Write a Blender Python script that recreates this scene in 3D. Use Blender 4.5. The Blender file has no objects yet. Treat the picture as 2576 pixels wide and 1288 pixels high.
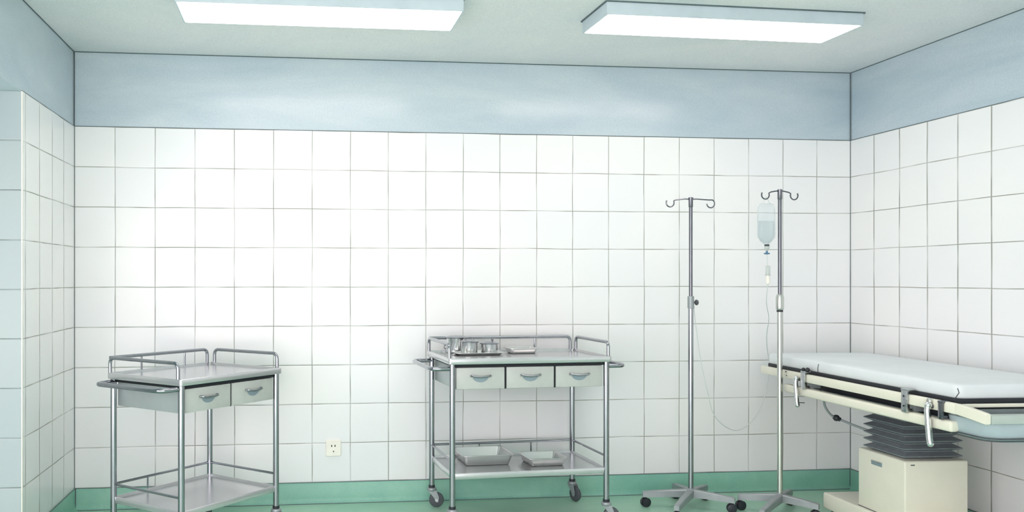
import bpy, bmesh, math, random
from mathutils import Vector, Matrix

# ------------------------------------------------------------------ camera, world, lights, exposure
scn = bpy.context.scene
COL = scn.collection
F_PX, CX, CY = 2196.4, 991.7, 701.2                 # focal length and principal point of the 2576x1288 frame
cam_d = bpy.data.cameras.new('camera')
cam_d.sensor_width = 36.0
cam_d.sensor_fit = 'HORIZONTAL'
cam_d.lens = 36.0 * F_PX / 2576.0
cam_d.shift_x = (1288.0 - CX) / 2576.0
cam_d.shift_y = -(644.0 - CY) / 2576.0
cam_d.clip_start = 0.05
cam = bpy.data.objects.new('camera', cam_d)
COL.objects.link(cam)
cam.location = (1.2148, -4.9383, 1.2647)
cam.rotation_euler = (math.pi / 2, 0, -0.10990)
scn.camera = cam

world = bpy.data.worlds.new('world')
scn.world = world
world.use_nodes = True
wb = world.node_tree.nodes['Background']
wb.inputs['Color'].default_value = (1.0, 0.89, 0.93, 1)
wb.inputs['Strength'].default_value = 4.6
LAMP_STRENGTH = 7.0
LAMP_COLOR = (1.0, 0.865, 0.85)

scn.view_settings.view_transform = 'Standard'
scn.view_settings.look = 'None'
scn.view_settings.gamma = 1.0
scn.view_settings.use_curve_mapping = False
scn.view_settings.exposure = 0.11
cyc = scn.cycles
cyc.use_light_tree = False
cyc.max_bounces = 6; cyc.diffuse_bounces = 4; cyc.glossy_bounces = 3
cyc.transmission_bounces = 3; cyc.transparent_max_bounces = 12
cyc.caustics_reflective = False; cyc.caustics_refractive = False

# ------------------------------------------------------------------ room numbers
TW = 0.21579                    # tile pitch along the walls
TH = 0.22                       # tile pitch up the walls
W = 21 * TW                     # room width
ZB = 0.118                      # top of baseboard
ZT = ZB + 9 * TH                # top of tiling
ZC = 2.509                      # ceiling
YO = -0.905                     # far jamb of the opening in the left wall
YF = -5.7                       # near end of the room
XR = -1.3                       # depth of the side passage

# ------------------------------------------------------------------ materials
def srgb(r, g, b):
    f = lambda c: (c / 255 / 12.92) if c / 255 <= 0.04045 else ((c / 255 + 0.055) / 1.055) ** 2.4
    return (f(r), f(g), f(b), 1.0)

def new_mat(name):
    m = bpy.data.materials.new(name)
    m.use_nodes = True
    nt = m.node_tree
    return m, nt, nt.nodes['Principled BSDF'], nt.nodes.new, nt.links.new

def plain(name, col, rough=0.5, metal=0.0, var=0.05, scale=9.0, spec=0.5, bump=0.0, rvar=0.0, stretch=None):
    """Base colour with a soft mottling of its own, roughness variation and optional bump."""
    m, nt, p, N, L = new_mat(name)
    tc = N('ShaderNodeTexCoord')
    src = tc.outputs['Object']
    if stretch:
        mp = N('ShaderNodeMapping'); mp.inputs['Scale'].default_value = stretch
        L(src, mp.inputs['Vector']); src = mp.outputs['Vector']
    nz = N('ShaderNodeTexNoise'); nz.inputs['Scale'].default_value = scale
    nz.inputs['Detail'].default_value = 3; nz.inputs['Roughness'].default_value = 0.6
    L(src, nz.inputs['Vector'])
    rp = N('ShaderNodeMapRange'); rp.inputs['From Min'].default_value = 0.3; rp.inputs['From Max'].default_value = 0.7
    rp.inputs['To Min'].default_value = 1 - var; rp.inputs['To Max'].default_value = 1 + var
    L(nz.outputs['Fac'], rp.inputs['Value'])
    mx = N('ShaderNodeMix'); mx.data_type = 'RGBA'; mx.blend_type = 'MULTIPLY'
    mx.inputs['Factor'].default_value = 1.0; mx.inputs['A'].default_value = col
    L(rp.outputs['Result'], mx.inputs['B'])
    L(mx.outputs['Result'], p.inputs['Base Color'])
    p.inputs['Metallic'].default_value = metal
    p.inputs['Specular IOR Level'].default_value = spec
    if rvar:
        rr = N('ShaderNodeMapRange'); rr.inputs['From Min'].default_value = 0.3; rr.inputs['From Max'].default_value = 0.7
        rr.inputs['To Min'].default_value = rough - rvar; rr.inputs['To Max'].default_value = rough + rvar
        L(nz.outputs['Fac'], rr.inputs['Value']); L(rr.outputs['Result'], p.inputs['Roughness'])
    else:
        p.inputs['Roughness'].default_value = rough
    if bump:
        bp = N('ShaderNodeBump'); bp.inputs['Strength'].default_value = bump; bp.inputs['Distance'].default_value = 0.004
        L(nz.outputs['Fac'], bp.inputs['Height']); L(bp.outputs['Normal'], p.inputs['Normal'])
    return m

def math_node(nt, op, a, b=None, clamp=False):
    n = nt.nodes.new('ShaderNodeMath'); n.operation = op; n.use_clamp = clamp
    for i, v in enumerate((a, b)):
        if v is None: continue
        if isinstance(v, (int, float)): n.inputs[i].default_value = v
        else: nt.links.new(v, n.inputs[i])
    return n.outputs[0]

def tile_mat(name, axis, u0, light, grout, rough=0.22):
    m, nt, p, N, L = new_mat(name)
    geo = N('ShaderNodeNewGeometry')
    sep = N('ShaderNodeSeparateXYZ'); L(geo.outputs['Position'], sep.inputs[0])
    wob = N('ShaderNodeTexNoise'); wob.inputs['Scale'].default_value = 3.0; wob.inputs['Detail'].default_value = 1
    L(geo.outputs['Position'], wob.inputs['Vector'])
    wv = math_node(nt, 'MULTIPLY', math_node(nt, 'SUBTRACT', wob.outputs['Fac'], 0.5), 0.035)
    u = math_node(nt, 'DIVIDE', math_node(nt, 'SUBTRACT', sep.outputs[axis], u0), TW)
    v = math_node(nt, 'DIVIDE', math_node(nt, 'SUBTRACT', sep.outputs[2], ZB), TH)
    u = math_node(nt, 'ADD', u, wv); v = math_node(nt, 'ADD', v, wv)
    def edge(c):
        f = math_node(nt, 'FRACT', c)
        return math_node(nt, 'MINIMUM', f, math_node(nt, 'SUBTRACT', 1.0, f))
    eu = math_node(nt, 'MULTIPLY', edge(u), 0.55 if axis == 1 else 1.0)      # wider joints on the side walls
    d = math_node(nt, 'MINIMUM', eu, edge(v))
    # pencil-thin grout, fainter in places
    fade = N('ShaderNodeTexNoise'); fade.inputs['Scale'].default_value = 5.0; fade.inputs['Detail'].default_value = 1
    L(geo.outputs['Position'], fade.inputs['Vector'])
    fd = N('ShaderNodeMapRange'); fd.inputs['From Min'].default_value = 0.32; fd.inputs['From Max'].default_value = 0.58
    fd.inputs['To Min'].default_value = 0.45; fd.inputs['To Max'].default_value = 1.0
    L(fade.outputs['Fac'], fd.inputs['Value'])
    g = N('ShaderNodeMapRange'); g.inputs['From Min'].default_value = 0.006; g.inputs['From Max'].default_value = 0.014
    g.inputs['To Min'].default_value = 1.0; g.inputs['To Max'].default_value = 0.0
    L(d, g.inputs['Value'])
    gm = math_node(nt, 'MULTIPLY', g.outputs['Result'], fd.outputs['Result'])
    # each tile its own slight cast
    comb = N('ShaderNodeCombineXYZ')
    L(math_node(nt, 'FLOOR', u), comb.inputs[0]); L(math_node(nt, 'FLOOR', v), comb.inputs[1])
    wn = N('ShaderNodeTexWhiteNoise'); L(comb.outputs[0], wn.inputs['Vector'])
    cast = N('ShaderNodeMix'); cast.data_type = 'RGBA'
    cast.inputs['A'].default_value = light[0]; cast.inputs['B'].default_value = light[1]
    wash = N('ShaderNodeTexNoise'); wash.inputs['Scale'].default_value = 1.1; wash.inputs['Detail'].default_value = 2
    L(geo.outputs['Position'], wash.inputs['Vector'])
    ws = N('ShaderNodeMapRange'); ws.inputs['From Min'].default_value = 0.3; ws.inputs['From Max'].default_value = 0.7
    L(wash.outputs['Fac'], ws.inputs['Value'])
    L(math_node(nt, 'ADD', math_node(nt, 'MULTIPLY', wn.outputs['Value'], 0.35), math_node(nt, 'MULTIPLY', ws.outputs['Result'], 0.65)), cast.inputs['Factor'])
    mx = N('ShaderNodeMix'); mx.data_type = 'RGBA'
    L(gm, mx.inputs['Factor']); L(cast.outputs['Result'], mx.inputs['A']); mx.inputs['B'].default_value = grout
    L(mx.outputs['Result'], p.inputs['Base Color'])
    rg = N('ShaderNodeMapRange'); rg.inputs['To Min'].default_value = rough; rg.inputs['To Max'].default_value = 0.8
    L(gm, rg.inputs['Value']); L(rg.outputs['Result'], p.inputs['Roughness'])
    pil = N('ShaderNodeMapRange'); pil.interpolation_type = 'SMOOTHSTEP'
    pil.inputs['From Min'].default_value = 0.004; pil.inputs['From Max'].default_value = 0.03
    L(d, pil.inputs['Value'])
    bp = N('ShaderNodeBump'); bp.inputs['Strength'].default_value = 0.35; bp.inputs['Distance'].default_value = 0.002
    L(pil.outputs['Result'], bp.inputs['Height']); L(bp.outputs['Normal'], p.inputs['Normal'])
    return m

def paint_mat(name, c1, c2, rough, scale=2.2, stretch=(1, 1, 1), spec=0.5):
    """Hand-brushed wall paint: two close tints in broad strokes plus fine grain."""
    m, nt, p, N, L = new_mat(name)
    geo = N('ShaderNodeNewGeometry')
    mp = N('ShaderNodeMapping'); mp.inputs['Scale'].default_value = stretch
    L(geo.outputs['Position'], mp.inputs['Vector'])
    n1 = N('ShaderNodeTexNoise'); n1.inputs['Scale'].default_value = scale; n1.inputs['Detail'].default_value = 4
    n1.inputs['Roughness'].default_value = 0.62; n1.inputs['Distortion'].default_value = 0.6
    L(mp.outputs['Vector'], n1.inputs['Vector'])
    r = N('ShaderNodeMapRange'); r.inputs['From Min'].default_value = 0.32; r.inputs['From Max'].default_value = 0.68
    L(n1.outputs['Fac'], r.inputs['Value'])
    mx = N('ShaderNodeMix'); mx.data_type = 'RGBA'
    mx.inputs['A'].default_value = c1; mx.inputs['B'].default_value = c2
    L(r.outputs['Result'], mx.inputs['Factor'])
    gr = N('ShaderNodeTexNoise'); gr.inputs['Scale'].default_value = 170; gr.inputs['Detail'].default_value = 0
    L(geo.outputs['Position'], gr.inputs['Vector'])
    g2 = N('ShaderNodeMapRange'); g2.inputs['To Min'].default_value = 0.9; g2.inputs['To Max'].default_value = 1.1
    L(gr.outputs['Fac'], g2.inputs['Value'])
    mm = N('ShaderNodeMix'); mm.data_type = 'RGBA'; mm.blend_type = 'MULTIPLY'; mm.inputs['Factor'].default_value = 1
    L(mx.outputs['Result'], mm.inputs['A']); L(g2.outputs['Result'], mm.inputs['B'])
    L(mm.outputs['Result'], p.inputs['Base Color'])
    p.inputs['Roughness'].default_value = rough
    p.inputs['Specular IOR Level'].default_value = spec
    return m

TILE_LIGHT = (srgb(241, 243, 240), srgb(231, 236, 238))
GROUT = srgb(150, 152, 144)
M = {}
M['tile_back'] = tile_mat('white glazed wall tiles', 0, 0.0, TILE_LIGHT, GROUT)
M['tile_side'] = tile_mat('white glazed wall tiles on side walls', 1, 0.0, TILE_LIGHT, GROUT)
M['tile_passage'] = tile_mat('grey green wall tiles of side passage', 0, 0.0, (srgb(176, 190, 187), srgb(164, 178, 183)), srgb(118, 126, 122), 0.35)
M['wall_paint'] = paint_mat('blue grey wall paint', srgb(199, 213, 218), srgb(177, 196, 206), 0.22, 1.6, (0.5, 0.5, 2.0), 0.7)
M['ceiling_paint'] = paint_mat('grey green ceiling paint', srgb(236, 238, 236), srgb(224, 229, 231), 0.6, 1.3)
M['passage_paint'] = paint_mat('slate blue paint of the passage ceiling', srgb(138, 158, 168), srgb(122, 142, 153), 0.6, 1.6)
M['floor'] = paint_mat('green vinyl floor', srgb(180, 217, 194), srgb(158, 204, 181), 0.34, 1.8)
M['base'] = paint_mat('green vinyl cove base', srgb(142, 196, 174), srgb(120, 178, 160), 0.4, 2.6)
M['seal'] = plain('dark sealant', srgb(92, 108, 112), 0.7)
M['steel'] = plain('brushed stainless steel', (0.50, 0.525, 0.545, 1), 0.30, 1.0, 0.07, 14, rvar=0.06, stretch=(1, 6, 6))
M['steel_sheet'] = plain('satin stainless sheet', (0.64, 0.655, 0.665, 1), 0.25, 0.72, 0.03, 4)
M['drawer'] = plain('grey green enamelled steel', srgb(190, 195, 190), 0.38, 0.0, 0.05, 12, spec=0.6)
M['housing'] = plain('grey steel housing', srgb(172, 182, 182), 0.35, 0.3, 0.05, 9)
M['bright_steel'] = plain('bright polished steel', (0.74, 0.755, 0.76, 1), 0.17, 1.0, 0.04, 20)
M['tray_steel'] = plain('satin tray steel', (0.70, 0.71, 0.70, 1), 0.27, 0.8, 0.04, 12)
M['scoop'] = plain('blue grey recessed scoop', srgb(140, 158, 166), 0.45, 0.2, 0.05)
M['chrome'] = plain('polished steel tube', (0.36, 0.375, 0.405, 1), 0.18, 1.0, 0.04, 20)
M['dark_steel'] = plain('dark grey steel tube', (0.17, 0.18, 0.20, 1), 0.26, 1.0, 0.05, 20)
M['leg_grey'] = plain('grey painted cast metal', srgb(150, 158, 160), 0.38, 0.3, 0.06, 18)
M['pale_tube'] = plain('pale satin tube', srgb(196, 200, 194), 0.25, 0.9, 0.03, 12)
M['black'] = plain('black gap shade and holes', srgb(30, 34, 40), 0.8)  # shade of the trolley gaps put in as black; also socket holes
M['rubber'] = plain('dark grey rubber', srgb(74, 80, 84), 0.6, 0, 0.12, 40)
M['black_rubber'] = plain('black rubber', srgb(38, 42, 48), 0.5, 0, 0.1, 40)
M['cream'] = plain('cream enamel', srgb(232, 231, 214), 0.36, 0, 0.025, 6)
M['vinyl'] = plain('pale grey blue mattress vinyl', srgb(222, 229, 231), 0.5, 0, 0.03, 5, bump=0.15)
M['cushion_black'] = plain('black cushion base', srgb(34, 38, 44), 0.6)
M['panel_grey'] = plain('grey green plastic panel', srgb(178, 190, 184), 0.4)
M['pan_grey'] = plain('blue grey plastic pan', srgb(176, 192, 198), 0.42, 0, 0.05, 8)
M['bellows'] = plain('dark grey bellows rubber', srgb(120, 127, 132), 0.5, 0, 0.12, 25)
M['plate'] = plain('ivory plastic plate', srgb(242, 241, 230), 0.4)
M['blue'] = plain('blue plastic', srgb(70, 116, 150), 0.4)
M['tube'] = plain('milky plastic tube', srgb(206, 214, 212), 0.4)
M['lamp_frame'] = plain('grey blue lamp housing', srgb(196, 210, 216), 0.5)

def emit_mat():
    m, nt, p, N, L = new_mat('lit lamp diffuser')
    p.inputs['Base Color'].default_value = (0.9, 0.9, 0.88, 1)
    p.inputs['Emission Color'].default_value = LAMP_COLOR + (1,)
    p.inputs['Emission Strength'].default_value = LAMP_STRENGTH
    return m
M['diffuser'] = emit_mat()

def clear_mat(name, tint, alpha, rough=0.12, rim=srgb(222, 230, 232)):
    m, nt, p, N, L = new_mat(name)
    out = nt.nodes['Material Output']
    tr = N('ShaderNodeBsdfTransparent'); tr.inputs['Color'].default_value = tint
    p.inputs['Base Color'].default_value = rim
    p.inputs['Roughness'].default_value = rough
    lw = N('ShaderNodeLayerWeight'); lw.inputs['Blend'].default_value = 0.35
    mr = N('ShaderNodeMapRange'); mr.inputs['To Min'].default_value = alpha; mr.inputs['To Max'].default_value = min(1.0, alpha + 0.55)
    L(lw.outputs['Facing'], mr.inputs['Value'])
    mx = N('ShaderNodeMixShader'); L(mr.outputs['Result'], mx.inputs['Fac'])
    L(tr.outputs[0], mx.inputs[1]); L(p.outputs[0], mx.inputs[2]); L(mx.outputs[0], out.inputs['Surface'])
    return m
M['bag'] = clear_mat('clear bag plastic', srgb(247, 250, 251), 0.10)
M['liquid'] = clear_mat('clear infusion liquid', srgb(243, 246, 246), 0.10, 0.2)
M['chamber'] = clear_mat('clear chamber plastic', srgb(226, 230, 222), 0.40)

# ------------------------------------------------------------------ mesh helpers
def rr_loop(w, d, r, n=5):
    """Rounded rectangle outline, counter-clockwise, centred."""
    r = max(1e-5, min(r, w / 2 - 1e-5, d / 2 - 1e-5)); pts = []
    for cx, cy, a0 in ((w/2-r, d/2-r, 0), (-w/2+r, d/2-r, 90), (-w/2+r, -d/2+r, 180), (w/2-r, -d/2+r, 270)):
        for k in range(n + 1):
            a = math.radians(a0 + 90 * k / n)
            pts.append((cx + r * math.cos(a), cy + r * math.sin(a)))
    return pts

class MB:
    def __init__(self): self.bm = bmesh.new()
    def box(self, c, s, bevel=0.0, seg=2, rot=None):
        bm = self.bm
        r = bmesh.ops.create_cube(bm, size=1.0)
        vs = r['verts']
        for v in vs: v.co = Vector((v.co.x * s[0], v.co.y * s[1], v.co.z * s[2]))
        if bevel:
            es = list({e for v in vs for e in v.link_edges})
            rb = bmesh.ops.bevel(bm, geom=es, offset=bevel, segments=seg, profile=0.5, affect='EDGES')
            vs = list({v for f in rb['faces'] for v in f.verts} | {v for v in vs if v.is_valid})
        mt = Matrix.Translation(Vector(c))
        if rot is not None: mt = mt @ rot.to_4x4()
        bmesh.ops.transform(bm, matrix=mt, verts=vs)
        return self
    def loft(self, loops, c=(0, 0, 0), close0=True, close1=True, mat=None):
        """loops: list of (w, d, r, z) rounded rectangles or list of point lists."""
        bm = self.bm; rings = []
        for lp in loops:
            if isinstance(lp, tuple):
                w, d, r, z = lp[:4]; ox, oy = (lp[4], lp[5]) if len(lp) > 4 else (0, 0)
                pts = [(x + ox, y + oy, z) for x, y in rr_loop(w, d, r)]
            else: pts = lp
            vv = []
            for q in pts:
                q = Vector(q)
                if mat is not None: q = mat @ q
                vv.append(bm.verts.new(q + Vector(c)))
            rings.append(vv)
        n = len(rings[0])
        for a, b in zip(rings, rings[1:]):
            for i in range(n):
                bm.faces.new((a[i], a[(i + 1) % n], b[(i + 1) % n], b[i]))
        if close0: bm.faces.new(list(reversed(rings[0])))
        if close1: bm.faces.new(rings[-1])
        return self
    def lathe(self, prof, c=(0, 0, 0), seg=24, mat=None, caps=True):
        loops = [[(r * math.cos(2*math.pi*k/seg), r * math.sin(2*math.pi*k/seg), z) for k in range(seg)] for r, z in prof]
        return self.loft(loops, c, caps, caps, mat)
    def tube(self, pts, r, seg=10, fillet=0.0, fseg=6, closed=False, r2=None):
        P = [Vector(p) for p in pts]
        if fillet > 0 and len(P) > 2:
            Q = [P[0]]
            for a, b, c in zip(P, P[1:], P[2:]):
                u, v = (a - b), (c - b)
                ang = u.angle(v)
                t = min(fillet / math.tan(ang / 2), u.length * 0.49, v.length * 0.49)
                un, vn = u.normalized(), v.normalized()
                s, e = b + un * t, b + vn * t
                for k in range(fseg + 1):
                    x = k / fseg
                    Q.append(s * (1-x)**2 + b * 2*x*(1-x) + e * x*x)
            Q.append(P[-1]); P = Q
        # drop duplicates
        R = [P[0]]
        for p in P[1:]:
            if (p - R[-1]).length > 1e-5: R.append(p)
        P = R
        tang = []
        for i in range(len(P)):
            a = P[max(0, i-1)]; b = P[min(len(P)-1, i+1)]
            tang.append((b - a).normalized())
        t0 = tang[0]
        n = t0.orthogonal().normalized()
        loops = []
        for i, p in enumerate(P):
            t = tang[i]
            if i:
                q = tang[i-1].rotation_difference(t); n = (q @ n).normalized()
            b = t.cross(n)
            rad = r if r2 is None else r + (r2 - r) * i / (len(P) - 1)
            loops.append([p + (n * math.cos(2*math.pi*k/seg) + b * math.sin(2*math.pi*k/seg)) * rad for k in range(seg)])
        self.loft(loops)
        return self
    def cyl(self, a, b, r, seg=16, r2=None): return self.tube([a, b], r, seg, r2=r2)
    def ball(self, c, r, s=(1, 1, 1)):
        rr = bmesh.ops.create_uvsphere(self.bm, u_segments=16, v_segments=10, radius=r)
        bmesh.ops.transform(self.bm, matrix=Matrix.Translation(Vector(c)) @ Matrix.Diagonal((*s, 1)), verts=rr['verts'])
        return self
    def build(self, name, mat, parent=None, loc=None, rot=None, smooth=35):
        bm = self.bm
        bmesh.ops.recalc_face_normals(bm, faces=bm.faces)
        me = bpy.data.meshes.new(name)
        bm.to_mesh(me); bm.free()
        me.materials.append(mat)
        if smooth:
            for f in me.polygons: f.use_smooth = True
            me.set_sharp_from_angle(angle=math.radians(smooth))
        o = bpy.data.objects.new(name, me)
        COL.objects.link(o)
        if parent is not None: o.parent = parent
        if loc is not None: o.location = loc
        if rot is not None: o.rotation_euler = rot
        return o

def thing(name, label, cat, loc=(0, 0, 0), rz=0.0, group=None):
    o = bpy.data.objects.new(name, None)
    o.empty_display_size = 0.1
    COL.objects.link(o)
    o.location = loc; o.rotation_euler = (0, 0, rz)
    o['label'] = label; o['category'] = cat
    if group: o['group'] = group
    return o

def tag(o, label, cat, group=None):
    o['label'] = label; o['category'] = cat
    if group: o['group'] = group
    return o

def struct(o):
    o['kind'] = 'structure'
    return o

def slab(name, x0, x1, y0, y1, z0, z1, mat, bevel=0.0):
    b = MB(); b.box(((x0+x1)/2, (y0+y1)/2, (z0+z1)/2), (x1-x0, y1-y0, z1-z0), bevel)
    return struct(b.build(name, mat, smooth=0 if not bevel else 35))

def add_mat_by(o, mat, test):
    """Second material slot on the faces whose centre passes the test."""
    o.data.materials.append(mat)
    for f in o.data.polygons:
        if test(f.center): f.material_index = 1

# ------------------------------------------------------------------ the room
T = 0.12       # wall thickness
LIP = 0.005    # the tiling stands this far proud of the painted frieze
slab('floor', XR - T, W + T, YF, T, -0.10, 0.0, M['floor'])
slab('ceiling', XR - T, W + T, YF, T, ZC, ZC + 0.10, M['ceiling_paint'])

def wall(name, paint_box, tile_boxes, tile):
    b = MB()
    for k, (x0, x1, y0, y1, z0, z1) in enumerate(paint_box + tile_boxes):
        b.box(((x0+x1)/2, (y0+y1)/2, (z0+z1)/2), (x1-x0, y1-y0, z1-z0))
    o = b.build(name, M['wall_paint'], smooth=0)
    o.data.materials.append(tile)
    n = len(paint_box) * 6
    for i, f in enumerate(o.data.polygons):
        if i >= n: f.material_index = 1
    return struct(o)

wall('wall_back', [(0, W, LIP, T, ZT, ZC)], [(0, W, 0, T, 0, ZT)], M['tile_back'])
wall('wall_right', [(W + LIP, W + T, YF, T, ZT, ZC)], [(W, W + T, YF, T, 0, ZT)], M['tile_side'])
wall('wall_front', [(2.5, W + T, YF - T, YF - LIP, ZT, ZC)], [(2.5, W + T, YF - T, YF, 0, ZT)], M['tile_back'])  # unseen wall; its left part left open so world light fills the room
wall('wall_left', [(-T, -LIP, YF, T, ZT, ZC)], [(-T, 0, YO, T, 0, ZT)], M['tile_side'])
wall('wall_passage', [(XR, -T, YO, YO + T, ZT + 0.02, ZC)], [(XR, -T, YO, YO + T, 0, ZT + 0.02), (XR - T, XR, -2.6, YO + T, 0, ZT + 0.02)], M['tile_passage'])  # unseen side wall added to keep world light off the recess; rest open
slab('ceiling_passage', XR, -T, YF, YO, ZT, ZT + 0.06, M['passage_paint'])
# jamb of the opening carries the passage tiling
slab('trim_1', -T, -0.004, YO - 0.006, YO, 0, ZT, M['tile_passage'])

def cove(name, a, b, n):
    """Coved vinyl skirting from a to b, profile leaning out along n at the floor."""
    a, b, n = Vector(a), Vector(b), Vector(n)
    prof = [(0.0, 0.0), (0.022, 0.0), (0.013, 0.006), (0.008, 0.016), (0.006, 0.03), (0.006, ZB - 0.004), (0.003, ZB), (0.0, ZB)]
    m = MB()
    m.loft([[p + n * q[0] + Vector((0, 0, q[1])) for q in prof] for p in (a, b)])
    return struct(m.build(name, M['base'], smooth=50))
cove('baseboard_back', (0, 0, 0), (W, 0, 0), (0, -1, 0))
cove('baseboard_left', (0, 0, 0), (0, YO, 0), (1, 0, 0))
cove('baseboard_right', (W, 0, 0), (W, YF, 0), (-1, 0, 0))

# thin dark sealant beads where the surfaces meet
def bead(name, a, b, r=0.0028):
    m = MB(); m.tube([a, b], r, 6)
    return struct(m.build(name, M['seal']))
bead('trim_2', (0, 0.002, ZC - 0.001), (W, 0.002, ZC - 0.001), 0.0035)
bead('trim_3', (-0.003, 0, ZC - 0.001), (-0.003, YF, ZC - 0.001))
bead('trim_4', (W + 0.003, 0, ZC - 0.001), (W + 0.003, YF, ZC - 0.001))
bead('trim_5', (0, 0.001, ZT), (0, 0.001, ZC), 0.0026)
bead('trim_6', (W, 0.001, ZT), (W, 0.001, ZC), 0.0026)
bead('trim_7', (0.0005, -0.0005, ZB), (0.0005, -0.0005, ZT), 0.0024)
bead('trim_8', (W - 0.0005, -0.0005, ZB), (W - 0.0005, -0.0005, ZT), 0.0024)
bead('trim_9', (0, 0.002, ZT + 0.001), (W, 0.002, ZT + 0.001), 0.0026)
bead('trim_10', (-0.002, 0, ZT + 0.001), (-0.002, YO, ZT + 0.001), 0.0026)
bead('trim_11', (W + 0.002, 0, ZT + 0.001), (W + 0.002, YF, ZT + 0.001), 0.0026)
bead('trim_12', (0, -0.0055, ZB), (W, -0.0055, ZB), 0.0018)
bead('trim_13', (0, -0.0215, 0.001), (W, -0.0215, 0.001), 0.0026)
bead('trim_14', (0.0055, 0, ZB), (0.0055, YO, ZB), 0.0018)
bead('trim_15', (W - 0.0055, 0, ZB), (W - 0.0055, YF, ZB), 0.0018)
bead('trim_16', (0.008, -0.008, 0.006), (0.008, -0.008, ZB), 0.0024)
bead('trim_17', (W - 0.008, -0.008, 0.006), (W - 0.008, -0.008, ZB), 0.0024)
# pale corner bead on the edge of the opening
b = MB(); b.box((-0.004, YO + 0.002, ZT / 2), (0.010, 0.014, ZT), 0.003)
struct(b.build('trim_18', M['plate']))

# ------------------------------------------------------------------ ceiling lamps
def ceiling_lamp(label, x, y, rz):
    L_, D_, H_ = 1.255, 0.315, 0.060
    t = thing('ceiling_light', label, 'ceiling light', (x, y, ZC), rz, 'flat box lamps on the ceiling')
    m = MB()
    m.loft([(L_, D_, 0.004, 0.0), (L_ + 0.0, D_, 0.004, -H_), (L_ - 0.014, D_ - 0.014, 0.003, -H_), (L_ - 0.016, D_ - 0.016, 0.003, -H_ + 0.010)])
    m.build('lamp_housing', M['lamp_frame'], t)
    m = MB()
    m.loft([(L_ - 0.017, D_ - 0.017, 0.003, -H_ + 0.011), (L_ - 0.017, D_ - 0.017, 0.003, -H_ + 0.003), (L_ - 0.03, D_ - 0.03, 0.004, -H_ - 0.003)])
    m.build('diffuser', M['diffuser'], t)
    m = MB()
    m.loft([(L_ + 0.014, D_ + 0.014, 0.006, 0.0), (L_ + 0.014, D_ + 0.014, 0.006, -0.005)])
    g = m.build('sealing_strip', M['seal'], t)
    return t
ceiling_lamp('left lit ceiling lamp, a long white panel above the smaller trolley', 1.318, -0.975, 0.0)
ceiling_lamp('right lit ceiling lamp, a long white panel nearer the infusion stands', 3.212, -0.985, 0.030)

# ------------------------------------------------------------------ wall socket
t = thing('wall_socket', 'ivory power socket with three holes low on the tiled wall', 'socket', (1.4135, 0.0, 0.310))
m = MB(); m.loft([(0.086, 0.092, 0.006, 0.0), (0.086, 0.092, 0.006, -0.008), (0.080, 0.086, 0.008, -0.012)], mat=Matrix.Rotation(-math.pi/2, 4, 'X'))
m.bm.verts.ensure_lookup_table()
for v in m.bm.verts: v.co.y = -abs(v.co.y)
m.build('cover_plate', M['plate'], t)
def hole(x, z, w, h, r):
    mm = MB(); mm.box((0, 0, 0), (w, 0.003, h), 0.0012)
    mm.build('socket_hole', M['black'], t, (x, -0.0121, z), (0, r, 0))
hole(-0.0095, 0.013, 0.0055, 0.011, math.radians(-8)); hole(0.0095, 0.013, 0.0055, 0.011, math.radians(4)); 
mm = MB(); mm.lathe([(0.0052, -0.0015), (0.0052, 0.0015)], seg=3, mat=Matrix.Rotation(-math.pi/2, 4, 'X') @ Matrix.Rotation(math.radians(90), 4, 'Z'))
mm.build('socket_hole', M['black'], t, (0.0005, -0.0121, -0.018))

# ------------------------------------------------------------------ trolleys
def caster(parent, x, y, top, ang):
    """Swivel caster under a leg; wheel trails toward angle ang."""
    R = 0.041
    e = MB(); e.lathe([(0.0175, top + 0.012), (0.0175, top - 0.002)], (x, y, 0), 16)
    rot = Matrix.Translation((x, y, 0)) @ Matrix.Rotation(ang, 4, 'Z')
    # fork: domed head plus two cheeks
    f = MB()
    f.lathe([(0.008, top + 0.001), (0.024, top - 0.003), (0.027, top - 0.012), (0.022, top - 0.022)], (x, y, 0), 18)
    for s in (-1, 1):
        pts = [(-0.020, top - 0.016), (0.026, top - 0.016), (0.040, R + 0.014), (0.036, R - 0.010), (0.026, R - 0.012), (0.010, R + 0.016)]
        lo = [[rot @ Vector((q[0], s * yy, q[1])) for q in pts] for yy in (0.0155, 0.0195)]
        f.loft(lo)
    fo = f.build('caster', M['leg_grey'], parent, smooth=30)
    e.build('caster_collar', M['black_rubber'], fo)
    w = MB()
    mt = rot @ Matrix.Translation((0.026, 0, R)) @ Matrix.Rotation(math.pi/2, 4, 'X')
    w.lathe([(0.012, -0.012), (R - 0.010, -0.012), (R - 0.003, -0.010), (R, -0.004), (R, 0.004), (R - 0.003, 0.010), (R - 0.010, 0.012), (0.012, 0.012)], (0, 0, 0), 28, mt)
    w.build('wheel', M['rubber'], fo)
    a = MB(); a.lathe([(0.008, -0.021), (0.008, 0.021)], (0, 0, 0), 12, mt)
    a.build('axle', M['steel'], fo)

def tray_top(w, d, top, lip, recess, wall_=0.010, r=0.012):
    m = MB()
    m.loft([(w - 0.03, d - 0.03, r, top - lip + 0.002), (w - 0.004, d - 0.004, r, top - lip), (w, d, r, top - lip + 0.003), (w, d, r, top - 0.003),
            (w - 0.004, d - 0.004, r, top), (w - 2*wall_, d - 2*wall_, r, top), (w - 2*wall_ - 0.006, d - 2*wall_ - 0.006, r, top - recess)])
    return m

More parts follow.
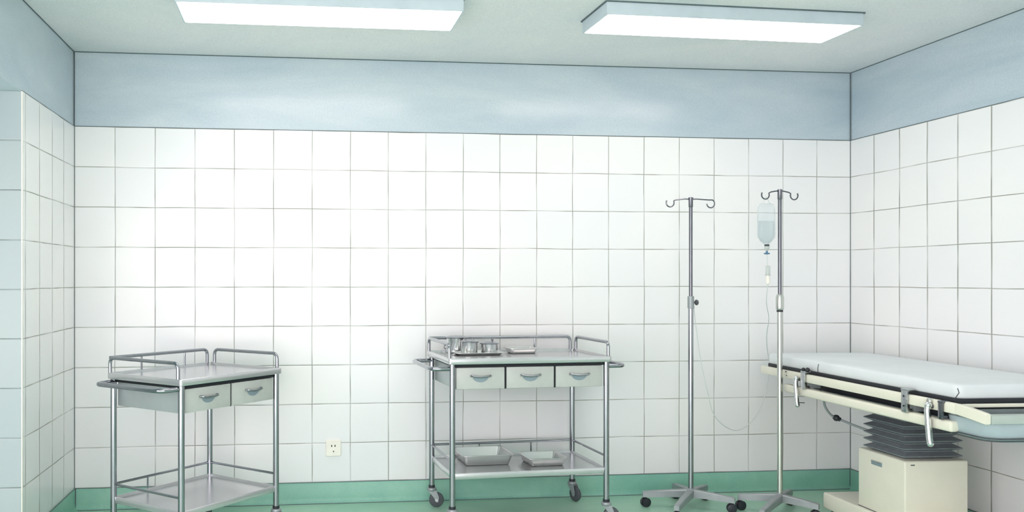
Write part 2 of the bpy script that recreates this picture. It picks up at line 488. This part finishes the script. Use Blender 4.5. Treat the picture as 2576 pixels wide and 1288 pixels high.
def trolley(name, label, loc, rz, w, d, H, h2, ndraw, right_handle, handle_z, casters):
    t = thing(name, label, 'trolley', loc, rz, 'stainless steel instrument trolleys')
    S, SS, CH = M['steel'], M['steel_sheet'], M['chrome']
    lip = 0.030
    tray_top(w, d, H, lip, 0.011).build('top_tray', SS, t)
    # legs
    lx, ly = w/2 - 0.022, d/2 - 0.022
    for (sx, sy), ca in zip(((-1, -1), (1, -1), (1, 1), (-1, 1)), casters):
        m = MB(); m.cyl((sx*lx, sy*ly, 0.108), (sx*lx, sy*ly, H - lip + 0.002), 0.0148, 18)
        m.build('leg', CH, t)
        caster(t, sx*lx, sy*ly, 0.110, ca)
    # drawer housing
    z1, z0 = H - lip - 0.016, H - lip - 0.130
    hw, hd = lx - 0.016, ly - 0.010
    m = MB()
    m.box((0, 0.006, (z0+z1)/2), (2*hw, 2*hd - 0.012, z1 - z0), 0.002)
    m.build('drawer_housing', M['housing'], t)
    m = MB(); m.box((0, 0, z1 + 0.007), (2*hw + 0.010, 2*hd + 0.014, 0.016))  # black blocks standing in for the shade under the tray and between drawers
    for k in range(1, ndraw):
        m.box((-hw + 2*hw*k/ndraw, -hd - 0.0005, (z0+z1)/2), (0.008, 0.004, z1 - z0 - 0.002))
    m.build('painted_gap_shade', M['black'], t, smooth=0)
    step = 2*hw/ndraw
    for k in range(ndraw):
        cx = -hw + step*(k + 0.5)
        m = MB(); m.box((0, 0, 0), (step - 0.011, 0.014, z1 - z0 - 0.006), 0.0025)
        dr = m.build('drawer', M['drawer'], t, (cx, -hd - 0.002, (z0+z1)/2))
        # bar handle and half-moon scoop under it
        hz = 0.012
        m = MB()
        pts = [(-0.050, -0.006, hz), (-0.048, -0.020, hz + 0.001)]
        for i in range(9):
            x = -0.044 + 0.088*i/8
            pts.append((x, -0.024, hz - 0.005*(1 - (x/0.044)**2)))
        pts += [(0.048, -0.020, hz + 0.001), (0.050, -0.006, hz)]
        m.tube(pts, 0.0050, 10)
        m.ball((-0.050, -0.012, hz), 0.0062); m.ball((0.050, -0.012, hz), 0.0062)
        m.build('drawer_handle', CH, dr)
        m = MB()
        prof = [(0.042*math.cos(a), hz - 0.003 - 0.030*math.sin(a)) for a in [math.pi*i/16 for i in range(17)]]
        m.loft([[(x, -0.0068, z) for x, z in prof], [(x*0.97, -0.0082, z) for x, z in prof]])
        m.build('finger_scoop', M['scoop'], dr)
    # lower shelf
    tray_top(2*lx + 0.006, 2*ly + 0.006, h2, 0.030, 0.012, 0.008, 0.006).build('shelf', SS, t)
    # guard rails on the top
    r, rh, zt = 0.0086, 0.072, H - 0.002
    ix, iy = w/2 - 0.008, d/2 - 0.008
    m = MB(); m.tube([(-ix, -iy + 0.02, zt), (-ix, -iy + 0.02, zt + rh), (-ix, iy - 0.006, zt + rh), (-ix, iy - 0.006, zt)], r, 12, 0.030)
    m.build('side_rail', CH, t)
    m = MB(); m.tube([(ix, -iy + 0.02, zt), (ix, -iy + 0.02, zt + rh), (ix, iy - 0.035, zt + rh), (ix, iy - 0.035, zt)], r, 12, 0.030)
    m.build('side_rail', CH, t)
    m = MB(); m.tube([(-ix + 0.004, iy, zt + rh), (ix - 0.020, iy, zt + rh), (ix - 0.020, iy, zt)], r, 12, 0.030)
    br = m.build('back_rail', CH, t)
    for fx in (-0.20, 0.22):
        m = MB(); m.cyl((fx*w, iy, zt - 0.002), (fx*w, iy, zt + rh), 0.0050, 10)
        m.build('rail_post', CH, br)
    # guard rails on the shelf
    rz_ = h2 + 0.060
    for pts, nm in ((((-lx, ly, rz_), (lx, ly, rz_)), 'shelf_back_rail'), (((-lx, -ly, rz_), (-lx, ly, rz_)), 'shelf_side_rail'), (((lx, -ly, rz_), (lx, ly, rz_)), 'shelf_side_rail')):
        m = MB(); m.cyl(pts[0], pts[1], 0.0062, 10)
        o = m.build(nm, CH, t)
        if nm == 'shelf_back_rail':
            for fx in (-0.16, 0.19):
                m = MB(); m.cyl((fx*w, ly, h2 - 0.004), (fx*w, ly, rz_), 0.0042, 8)
                m.build('rail_post', CH, o)
    # push handles
    for sx in ((-1, 1) if right_handle else (-1,)):
        out = 0.085
        m = MB(); m.tube([(sx*lx, -ly + 0.004, handle_z), (sx*(w/2 + out), -ly + 0.004, handle_z), (sx*(w/2 + out), ly - 0.004, handle_z), (sx*lx, ly - 0.004, handle_z)], 0.0112, 14, 0.050)
        m.build('push_handle', CH, t)
    return t

trolley('instrument_trolley', 'empty steel trolley with two drawers, standing askew near the left corner', (0.722, -0.569, 0), 0.843, 0.657, 0.525, 0.817, 0.223, 2, False, 0.772,
        (math.radians(-15), math.radians(-100), math.radians(200), math.radians(60)))
trolley('instrument_trolley', 'steel trolley with three drawers carrying canisters and trays by the back wall', (2.379, -0.352, 0), 0.070, 0.866, 0.510, 0.865, 0.285, 3, True, 0.812,
        (math.radians(-35), math.radians(-20), math.radians(-70), math.radians(-12)))

# ------------------------------------------------------------------ instruments on the three-drawer trolley
ZTOP = 0.865 - 0.011
def open_tray(name, label, cat, loc, rz, wt, dt, wb, db, h, rim=0.007, group=None, mat=None):
    m = MB(); c = 0.020
    m.loft([(wb - 0.01, db - 0.01, c*0.6, 0.0), (wb, db, c*0.7, 0.004), (wt - 2*rim, dt - 2*rim, c, h - 0.003), (wt - rim, dt - rim, c + 0.002, h - 0.005), (wt, dt, c + 0.003, h - 0.003), (wt, dt, c + 0.003, h), (wt - rim, dt - rim, c + 0.002, h + 0.0015),
            (wt - 2*rim - 0.003, dt - 2*rim - 0.003, c, h - 0.001), (wb - 0.006, db - 0.006, c*0.7, 0.007), (wb - 0.018, db - 0.018, c*0.6, 0.0045)])
    o = m.build(name, mat or M['tray_steel'], None, loc, (0, 0, rz), smooth=40)
    return tag(o, label, cat, group)
GRP_T = 'steel trays on the three-drawer trolley'
open_tray('serving_tray', 'shallow steel tray holding two canisters on the trolley top', 'tray', (2.181, -0.292, ZTOP), 0.07, 0.272, 0.150, 0.232, 0.118, 0.016, 0.008, GRP_T)
open_tray('instrument_tray', 'small steel tray right of the canisters on the trolley top', 'tray', (2.441, -0.220, ZTOP), 0.05, 0.172, 0.135, 0.138, 0.100, 0.030, 0.007, GRP_T)
ZSH = 0.285 - 0.012
open_tray('basin_tray', 'larger deep steel tray on the left of the lower shelf', 'tray', (2.213, -0.276, ZSH), 0.055, 0.285, 0.262, 0.235, 0.215, 0.056, 0.008, GRP_T)
open_tray('basin_tray', 'smaller shallower steel tray on the right of the lower shelf', 'tray', (2.523, -0.357, ZSH), 0.055, 0.222, 0.205, 0.180, 0.160, 0.044, 0.008, GRP_T)

def canister(label, x, y, z, r, h, knob, ring=False):
    t = thing('canister', label, 'canister', (x, y, z), 0.0, 'steel canisters on the trolley top')
    m = MB(); m.lathe([(r - 0.006, 0.0), (r - 0.001, 0.003), (r, 0.007), (r, h - 0.012), (r + 0.001, h - 0.010)], seg=32)
    m.build('canister_body', M['bright_steel'], t)
    m = MB(); m.lathe([(r + 0.001, h - 0.012), (r + 0.006, h - 0.011), (r + 0.007, h - 0.006), (r + 0.004, h - 0.003), (r - 0.006, h), (r - 0.012, h - 0.003), (r * 0.3, h - 0.001)], seg=32)
    lid = m.build('lid', M['chrome'], t)
    if knob:
        m = MB(); m.lathe([(0.004, h - 0.003), (0.004, h + 0.006), (0.0075, h + 0.010), (0.0075, h + 0.014), (0.003, h + 0.017)], (knob, 0, 0), seg=14)
        m.build('knob', M['dark_steel'], lid)
    if ring:
        m = MB()
        m.tube([(-r - 0.004 - 0.010 * math.sin(a), 0.0, h * 0.36 + 0.011 * math.cos(a)) for a in [math.pi * i / 10 for i in range(11)]], 0.0028, 8)
        m.build('ring_handle', M['dark_steel'], t)
    return t
canister('tallest steel canister at the back, with a flat wide lid', 2.092, -0.158, ZTOP, 0.057, 0.092, 0.0, True)
canister('middle steel canister standing on the tray in front of the tallest one', 2.135, -0.292, ZTOP + 0.0045, 0.045, 0.074, 0.0)
canister('smallest steel canister with a tiny lid knob, on the right of the tray', 2.247, -0.288, ZTOP + 0.0045, 0.045, 0.064, 0.016)

# ------------------------------------------------------------------ infusion stands
def hook(parent, zc, sgn, L_, open_in, mat):
    """Thin arm from the hub ending in an open hook."""
    R = 0.023
    m = MB()
    pts = [(0.006*sgn, 0, zc + 0.004), (0.3*L_*sgn, 0, zc + 0.006)]
    if not open_in:
        pts += [(sgn*(L_ - 0.012), 0, zc), (sgn*L_, 0, zc - 0.006)]
        cx = sgn*(L_ + R*0.93)
        for i in range(13):
            a = math.radians(185 + 205*i/12)
            pts.append((cx + sgn*R*math.cos(a), 0, zc - 0.016 + R*math.sin(a)))
    else:
        L2 = L_ + 0.030
        pts += [(sgn*(L2 - 0.020), 0, zc + 0.002)]
        cx = sgn*(L2 - 0.012)
        for i in range(13):
            a = math.radians(62 - 240*i/12)
            pts.append((cx + sgn*R*math.cos(a), 0, zc - 0.018 + R*math.sin(a)))
    m.tube(pts, 0.0036, 8)
    return m.build('hanging_hook', mat, parent)

def iv_stand(label, x, y, legs, z_clamp, z_top, arm, lower_mat, upper_mat, knob, arm_rot, r_hook_in):
    t = thing('infusion_stand', label, 'infusion stand', (x, y, 0), 0, 'wheeled infusion stands')
    m = MB(); m.cyl((0, 0, 0.085), (0, 0, z_clamp), 0.0140, 18); m.build('lower_pole', lower_mat, t)
    m = MB(); m.cyl((0, 0, z_clamp - 0.02), (0, 0, z_top - 0.02), 0.0098, 16); m.build('upper_pole', upper_mat, t)
    if knob:
        m = MB(); m.lathe([(0.015, z_clamp - 0.035), (0.0175, z_clamp - 0.033), (0.0175, z_clamp + 0.031), (0.015, z_clamp + 0.033), (0.011, z_clamp + 0.034)], seg=18)
        cl = m.build('height_clamp', M['leg_grey'], t)
        mt = Matrix.Translation((0.014, -0.004, z_clamp - 0.002)) @ Matrix.Rotation(math.pi/2, 4, 'Y')
        m = MB(); m.lathe([(0.005, 0), (0.005, 0.009), (0.013, 0.011), (0.0165, 0.017), (0.013, 0.024), (0.004, 0.026)], seg=14, mat=mt)
        m.build('clamp_knob', M['rubber'], cl)
    else:
        m = MB(); m.lathe([(0.016, z_clamp - 0.044), (0.0195, z_clamp - 0.040), (0.0205, z_clamp - 0.034), (0.0205, z_clamp + 0.024), (0.017, z_clamp + 0.038), (0.011, z_clamp + 0.043)], seg=20)
        cl = m.build('height_clamp', M['pale_tube'], t)
        m = MB(); m.lathe([(0.0165, z_clamp - 0.054), (0.0165, z_clamp - 0.043)], seg=18)
        m.build('clamp_ring', M['black_rubber'], cl)
    m = MB(); m.lathe([(0.010, z_top - 0.054), (0.0122, z_top - 0.050), (0.0122, z_top - 0.012), (0.0135, z_top - 0.006), (0.0135, z_top), (0.006, z_top + 0.002)], seg=16)
    hub = m.build('top_hub', M['dark_steel'], t)
    hub.rotation_euler = (0, 0, arm_rot)
    hook(hub, z_top - 0.014, -1, arm, False, M['dark_steel'])
    hook(hub, z_top - 0.014, 1, arm, r_hook_in, M['dark_steel'])
    m = MB(); m.lathe([(0.022, 0.068), (0.027, 0.072), (0.027, 0.102), (0.019, 0.110), (0.0145, 0.112)], seg=20)
    m.build('base_hub', M['leg_grey'], t)
    for ang, R in legs:
        a = math.radians(ang); rot = Matrix.Rotation(a, 4, 'Z')
        m = MB()
        sec = []
        for q, hw, zt_, zb_ in ((0.012, 0.019, 0.106, 0.064), (R * 0.5, 0.0165, 0.098, 0.062), (R + 0.006, 0.0145, 0.086, 0.055), (R + 0.012, 0.013, 0.083, 0.057)):
            sec.append([rot @ Vector((q, yy, zz)) for yy, zz in ((-hw, zb_), (hw, zb_), (hw, zt_ - 0.004), (hw - 0.004, zt_), (-hw + 0.004, zt_), (-hw, zt_ - 0.004))])
        m.loft(sec)
        lg = m.build('base_leg', M['leg_grey'], t, smooth=30)
        m = MB()
        mt = rot @ Matrix.Translation((R - 0.004, 0, 0.0255)) @ Matrix.Rotation(-a + math.radians(12 if ang > 0 else -14), 4, 'Z') @ Matrix.Rotation(math.pi/2, 4, 'X')
        for s in (-1, 1):
            m.lathe([(0.006, s*0.004), (0.022, s*0.004), (0.0255, s*0.008), (0.0245, s*0.016), (0.016, s*0.019), (0.005, s*0.0195)], seg=20, mat=mt)
        p = rot @ Vector((R - 0.004, 0, 0))
        m.cyl((p.x, p.y, 0.02), (p.x, p.y, 0.060), 0.006, 10)
        m.build('caster', M['black_rubber'], lg)
    return t

P1 = (3.366, -0.337); P2 = (3.796, -0.490)
iv_stand('empty infusion stand with a knob clamp, left of the other stand', P1[0], P1[1],
         ((165, 0.245), (87, 0.228), (46, 0.238), (-33, 0.215), (-128, 0.30)), 1.136, 1.712, 0.100, M['chrome'], M['dark_steel'], True, 0.05, True)
iv_stand('infusion stand holding the drip bag, in front of the operating table', P2[0], P2[1],
         ((151, 0.200), (-135, 0.31), (-47, 0.185), (47, 0.228)), 1.140, 1.745, 0.066, M['pale_tube'], M['dark_steel'], False, 0.10, False)

# ------------------------------------------------------------------ infusion bag
bx, by = 3.714, -0.498
t = thing('infusion_bag', 'half full clear drip bag with a thin looping tube, on the right stand', 'drip bag', (bx, by, 1.560), 0.11)
def bag_loops(s, z0, z1, dz):
    return None
prof = [(0.020, 0.012, -0.112), (0.034, 0.016, -0.108), (0.066, 0.026, -0.094), (0.096, 0.036, -0.074), (0.101, 0.040, -0.060), (0.101, 0.043, 0.0), (0.101, 0.038, 0.070), (0.098, 0.030, 0.090), (0.086, 0.020, 0.104), (0.060, 0.010, 0.110)]
m = MB(); m.loft([(w_, d_, min(w_, d_) * 0.48, z_) for w_, d_, z_ in prof])
bag = m.build('bag', M['bag'], t, smooth=60)
m = MB(); m.loft([(w_ - 0.010, d_ - 0.006, min(w_ - 0.010, d_ - 0.006) * 0.45, z_) for w_, d_, z_ in ((0.036, 0.017, -0.104), (0.066, 0.026, -0.092), (0.094, 0.036, -0.073), (0.098, 0.040, -0.060), (0.098, 0.042, 0.0), (0.098, 0.041, 0.014))])
m.build('liquid', M['liquid'], bag, smooth=60)
m = MB(); m.tube([(-0.018, 0, 0.104), (-0.008, 0, 0.140), (0.0, 0, 0.146), (0.008, 0, 0.136), (0.022, 0, 0.106)], 0.0022, 8, 0.006)
m.build('hanging_loop', M['tube'], t)
m = MB(); m.lathe([(0.012, -0.121), (0.013, -0.119), (0.013, -0.114), (0.010, -0.110)], (0.004, 0, 0), seg=18)
m.build('port_ring', M['rubber'], t)
m = MB(); m.lathe([(0.004, -0.148), (0.010, -0.139), (0.0135, -0.130), (0.012, -0.121)], (0.004, 0, 0), seg=18)
m.build('drip_bulb', M['chamber'], t)
m = MB(); m.lathe([(0.004, -0.165), (0.015, -0.163), (0.0155, -0.158), (0.006, -0.155), (0.005, -0.147)], (0.004, 0, 0), seg=18)
m.build('spike_flange', M['blue'], t)
m = MB(); m.lathe([(0.012, -0.275), (0.012, -0.228), (0.010, -0.226)], (0.010, 0, 0), seg=18)
m.lathe([(0.014, -0.278), (0.014, -0.274)], (0.010, 0, 0), seg=18)
m.build('drip_chamber', M['chamber'], t)
m = MB(); m.lathe([(0.004, -0.325), (0.008, -0.322), (0.0105, -0.314), (0.0105, -0.278)], (0.010, 0, 0), seg=18)
m.build('flow_filter', M['plate'], t)
def smooth_path(pts, n=8):
    P = [Vector(p) for p in pts]; out = []
    for i in range(len(P) - 1):
        p0 = P[max(i-1, 0)]; p1 = P[i]; p2 = P[i+1]; p3 = P[min(i+2, len(P)-1)]
        for k in range(n):
            s = k / n
            out.append(0.5*((2*p1) + (p2-p0)*s + (2*p0-5*p1+4*p2-p3)*s*s + (3*p1-p0-3*p2+p3)*s*s*s))
    out.append(P[-1]); return out
inv = (Matrix.Translation((bx, by, 1.560)) @ Matrix.Rotation(0.11, 4, 'Z')).inverted()
tube_pts = [(3.724, -0.497, 1.238), (3.731, -0.47, 1.138), (3.784, -0.40, 1.049), (3.829, -0.30, 0.955), (3.915, -0.150, 0.870), (3.944, -0.125, 0.77), (3.938, -0.125, 0.701), (3.898, -0.15, 0.579),
            (3.804, -0.2, 0.46), (3.67, -0.25, 0.408), (3.528, -0.30, 0.492), (3.471, -0.32, 0.64), (3.425, -0.33, 0.828), (3.394, -0.334, 1.03), (3.384, -0.337, 1.115)]
m = MB(); m.tube([inv @ p for p in smooth_path(tube_pts)], 0.0024, 8)
m.tube([(0.004, 0, -0.163), (0.007, 0.001, -0.185), (0.006, 0, -0.205), (0.010, 0, -0.227)], 0.0022, 8)
m.build('infusion_tube', M['tube'], t)

# ------------------------------------------------------------------ operating table
t = thing('operating_table', 'cream operating table with a pale grey mattress, by the right wall', 'operating table', (4.165, -0.949, 0), math.radians(-1.46))
CR = M['cream']
YE, YN = 0.739, -0.763         # far and near ends of the mattress
yc, ln = (YE + YN)/2, YE - YN
wm = 0.595
m = MB(); m.loft([(wm - 0.03, ln - 0.03, 0.022, 0.781), (wm - 0.008, ln - 0.008, 0.03, 0.783), (wm, ln, 0.034, 0.790), (wm + 0.002, ln + 0.002, 0.034, 0.806), (wm, ln, 0.034, 0.826), (wm - 0.008, ln - 0.008, 0.032, 0.835), (wm - 0.024, ln - 0.024, 0.026, 0.839), (wm - 0.10, ln - 0.10, 0.02, 0.841)], (0, yc, 0))
mat_ = m.build('mattress', M['vinyl'], t, smooth=70)
m = MB()
for y_ in (0.225,):
    m.tube([(-wm/2 - 0.0015, y_, 0.780), (-wm/2 - 0.0025, y_, 0.806), (-wm/2 - 0.001, y_ - 0.004, 0.824), (-wm/2 + 0.012, y_ - 0.010, 0.836)], 0.0017, 6)
m.build('seam', M['rubber'], mat_)
m = MB()
m.tube([(-wm/2 + 0.001, YN + 0.020, 0.780), (-wm/2 + 0.009, YN + 0.007, 0.806), (-wm/2 + 0.006, YN + 0.011, 0.824)], 0.0017, 6)
m.build('seam', M['rubber'], mat_)
m = MB(); m.box((0, yc, 0.767), (wm - 0.006, ln - 0.006, 0.031), 0.003)
m.build('cushion_base', M['cushion_black'], t)
m = MB(); m.box((0, -0.135, 0.7165), (0.50, 1.16, 0.071), 0.006)
m.build('table_frame', M['cushion_black'], t)
for s in (-1, 1):
    m = MB(); m.box((s*0.268, -0.22, 0.678), (0.028, 0.96, 0.018), 0.004)
    m.build('inner_channel', M['pan_grey'], t)
# rails and beams, both sides
for s in (-1, 1):
    x0 = s * 0.322
    m = MB(); m.box((x0 - s*0.0, (0.749 - 0.790)/2, 0.7465), (0.022, 0.749 + 0.790, 0.043), 0.005)
    rail = m.build('side_rail', CR, t)
    # tapered head end of the rail
    m = MB()
    sec = []
    for y_, zt_, zb_, hw in ((-0.792, 0.768, 0.725, 0.011), (-0.80, 0.768, 0.725, 0.011), (-0.86, 0.763, 0.719, 0.011), (-0.948, 0.752, 0.709, 0.011), (-0.953, 0.748, 0.712, 0.009)):
        sec.append([(x0 - hw, y_, zb_ + 0.003), (x0 - hw, y_, zt_ - 0.003), (x0 - hw + 0.003, y_, zt_), (x0 + hw - 0.003, y_, zt_), (x0 + hw, y_, zt_ - 0.003), (x0 + hw, y_, zb_ + 0.003), (x0 + hw - 0.003, y_, zb_), (x0 - hw + 0.003, y_, zb_)])
    m.loft(sec); m.build('rail_end', CR, rail, smooth=30)
    m = MB(); m.box((s*0.315, (0.494 - 0.772)/2, 0.6715), (0.042, 0.494 + 0.772, 0.044), 0.010, 3)
    m.build('lower_beam', CR, t)
# struts that carry the rails
for y_ in (0.30, -0.50, -0.745):
    m = MB(); m.box((0, y_, 0.716), (0.612, 0.032, 0.046), 0.003)
    m.build('cross_strut', M['leg_grey'], t)
# end assembly at the near end
m = MB(); m.box((0, -0.800, 0.760), (0.612, 0.016, 0.014), 0.003)
m.build('cross_bar', CR, t)
m = MB(); m.box((0, -0.862, 0.722), (0.612, 0.108, 0.012), 0.003)
m.build('end_shelf', M['scoop'], t)
m = MB()
m.loft([(0.575, 0.078, 0.020, 0.7285), (0.580, 0.084, 0.022, 0.734), (0.560, 0.066, 0.016, 0.735), (0.552, 0.058, 0.014, 0.7325)], (0, -0.893, 0))
m.build('end_panel', M['panel_grey'], t)
m = MB(); m.box((0, -0.946, 0.727), (0.620, 0.014, 0.034), 0.005)
m.build('end_bar', M['panel_grey'], t)
m = MB(); m.loft([(0.40, 0.16, 0.05, 0.628), (0.56, 0.20, 0.06, 0.634), (0.605, 0.232, 0.06, 0.652), (0.615, 0.240, 0.05, 0.690), (0.615, 0.240, 0.04, 0.714)], (0, -0.815, 0))
pan = m.build('drain_pan', M['pan_grey'], t, smooth=60)
m = MB()
lp = rr_loop(0.612, 0.240, 0.06, 6)
for zz in (0.642, 0.651):
    m.tube([(x, y - 0.815, zz) for x, y in lp + lp[:1]], 0.0028, 6)
m.build('pan_bead', M['rubber'], pan)
# clamps and levers on the near rail
def clamp(y_, z0, z1, wy, mat, holes=0, knob=False):
    m = MB()
    m.box((-0.340, y_, (z0+z1)/2), (0.012, wy, z1 - z0), 0.003)
    m.box((-0.328, y_, z1 - 0.003), (0.036, wy + 0.006, 0.010), 0.003)
    m.box((-0.330, y_, z0 + 0.010), (0.030, wy * 0.8, 0.014), 0.003)
    o = m.build('rail_clamp', mat, t)
    for k in range(holes):
        m = MB(); m.cyl((-0.3455, y_, z1 - 0.030 - 0.042*k), (-0.3475, y_, z1 - 0.030 - 0.042*k), 0.0045, 12)
        m.build('clamp_bolt', M['black_rubber'], o)
    if knob:
        m = MB(); m.ball((-0.330, y_ + 0.016, z1 + 0.008), 0.010); m.ball((-0.330, y_ - 0.022, z1 + 0.010), 0.012)
        m.build('clamp_knob', M['black_rubber'], o)
    return o
clamp(0.290, 0.690, 0.782, 0.034, M['steel'], 0, True)
clamp(-0.503, 0.690, 0.790, 0.036, M['steel'], 2)
clamp(-0.722, 0.694, 0.768, 0.022, M['dark_steel'], 0)
def lever(y_, zt_, zb_, r):
    m = MB()
    m.tube([(-0.352, y_, zt_), (-0.356, y_, zt_ - 0.02), (-0.354, y_ - 0.003, (zt_+zb_)/2), (-0.354, y_ - 0.010, zb_ + 0.02), (-0.354, y_ - 0.016, zb_)], r, 12)
    m.ball((-0.354, y_ - 0.016, zb_), r * 1.05); m.ball((-0.352, y_, zt_), r * 1.15)
    o = m.build('lever_handle', M['bright_steel'], t)
    m = MB(); m.cyl((-0.330, y_, zt_ - 0.006), (-0.362, y_, zt_ - 0.006), 0.0085, 14)
    m.build('lever_pivot', M['dark_steel'], o)
    return o
l1 = lever(0.338, 0.742, 0.602, 0.0115)
m = MB(); m.cyl((-0.350, 0.318, 0.616), (-0.350, 0.262, 0.622), 0.0022, 8)
m.build('lever_pin', M['black_rubber'], l1)
lever(-0.664, 0.744, 0.588, 0.0125)
m = MB(); m.lathe([(0.0125, 0), (0.0125, 0.008), (0.008, 0.012)], seg=16, mat=Matrix.Translation((-0.336, -0.655, 0.760)) @ Matrix.Rotation(-math.pi/2, 4, 'Y'))
m.build('clamp_screw', M['pale_tube'], t)
m = MB(); m.cyl((-0.335, 0.468, 0.762), (-0.338, 0.468, 0.762), 0.0035, 10); m.cyl((-0.335, 0.462, 0.742), (-0.338, 0.462, 0.742), 0.0025, 10)
m.build('rail_screw', M['black_rubber'], t)
# bellows column
m = MB()
loops = []
n = 8; z0, z1 = 0.418, 0.700
for k in range(n):
    za = z0 + (z1 - z0)*k/n; zb_ = z0 + (z1 - z0)*(k + 0.5)/n
    loops.append((0.238, 0.248, 0.008, za)); loops.append((0.238, 0.248, 0.008, za + 0.003)); loops.append((0.298, 0.308, 0.010, zb_ - 0.001)); loops.append((0.298, 0.308, 0.010, zb_ + 0.002))
loops.append((0.238, 0.248, 0.008, z1))
m.loft(loops, (0.0, -0.068, 0))
m.build('bellows', M['bellows'], t, smooth=25)
m = MB(); m.box((0, -0.066, 0.2685), (0.312, 0.352, 0.303), 0.008, 3)
ped = m.build('pedestal', CR, t)
m = MB(); m.box((-0.156, -0.037, 0.368), (0.006, 0.082, 0.022), 0.003)
gs = m.build('grip_slot', M['scoop'], ped)
m = MB(); m.box((-0.159, -0.037, 0.376), (0.006, 0.076, 0.007), 0.002)
m.build('grip_lip', M['steel'], gs)
m = MB(); m.box((-0.118, -0.2425, 0.402), (0.020, 0.002, 0.005), 0.0008)
m.build('badge_slot', M['rubber'], ped)
# base plate, hollowed for the castors
m = MB()
m.box((0.02, -0.175, 0.0875), (0.40, 1.11, 0.085), 0.010, 3)
bp_ = m.build('base_plate', CR, t)
m = MB(); m.box((-0.157, -0.066, 0.1305), (0.006, 0.345, 0.004), 0.001)
m.build('joint_gap', M['rubber'], bp_)
for sx, y_ in ((-0.155, 0.295), (0.195, 0.295), (-0.155, -0.66), (0.195, -0.66)):
    m = MB()
    mt = Matrix.Translation((sx, y_, 0.030)) @ Matrix.Rotation(math.pi/2, 4, 'Y')
    m.lathe([(0.008, -0.014), (0.026, -0.014), (0.030, -0.009), (0.030, 0.009), (0.026, 0.014), (0.008, 0.014)], seg=24, mat=mt)
    w_ = m.build('caster', M['black_rubber'], t)
    m = MB(); m.box((sx, y_, 0.049), (0.022, 0.03, 0.016), 0.003)
    m.cyl((sx - 0.018, y_, 0.030), (sx + 0.018, y_, 0.030), 0.005, 10)
    m.build('caster_bracket', M['leg_grey'], w_)
# control cable
m = MB(); m.tube(smooth_path([(-0.292, 0.185, 0.656), (-0.275, 0.200, 0.610), (-0.240, 0.205, 0.566), (-0.200, 0.195, 0.545), (-0.165, 0.130, 0.525), (-0.132, 0.066, 0.510)]), 0.0058, 10)
cb = m.build('control_cable', M['leg_grey'], t)
m = MB(); m.ball((-0.215, 0.200, 0.552), 0.0165); m.tube([(-0.228, 0.203, 0.558), (-0.198, 0.195, 0.544)], 0.011, 12)
m.build('cable_knob', M['black_rubber'], cb)
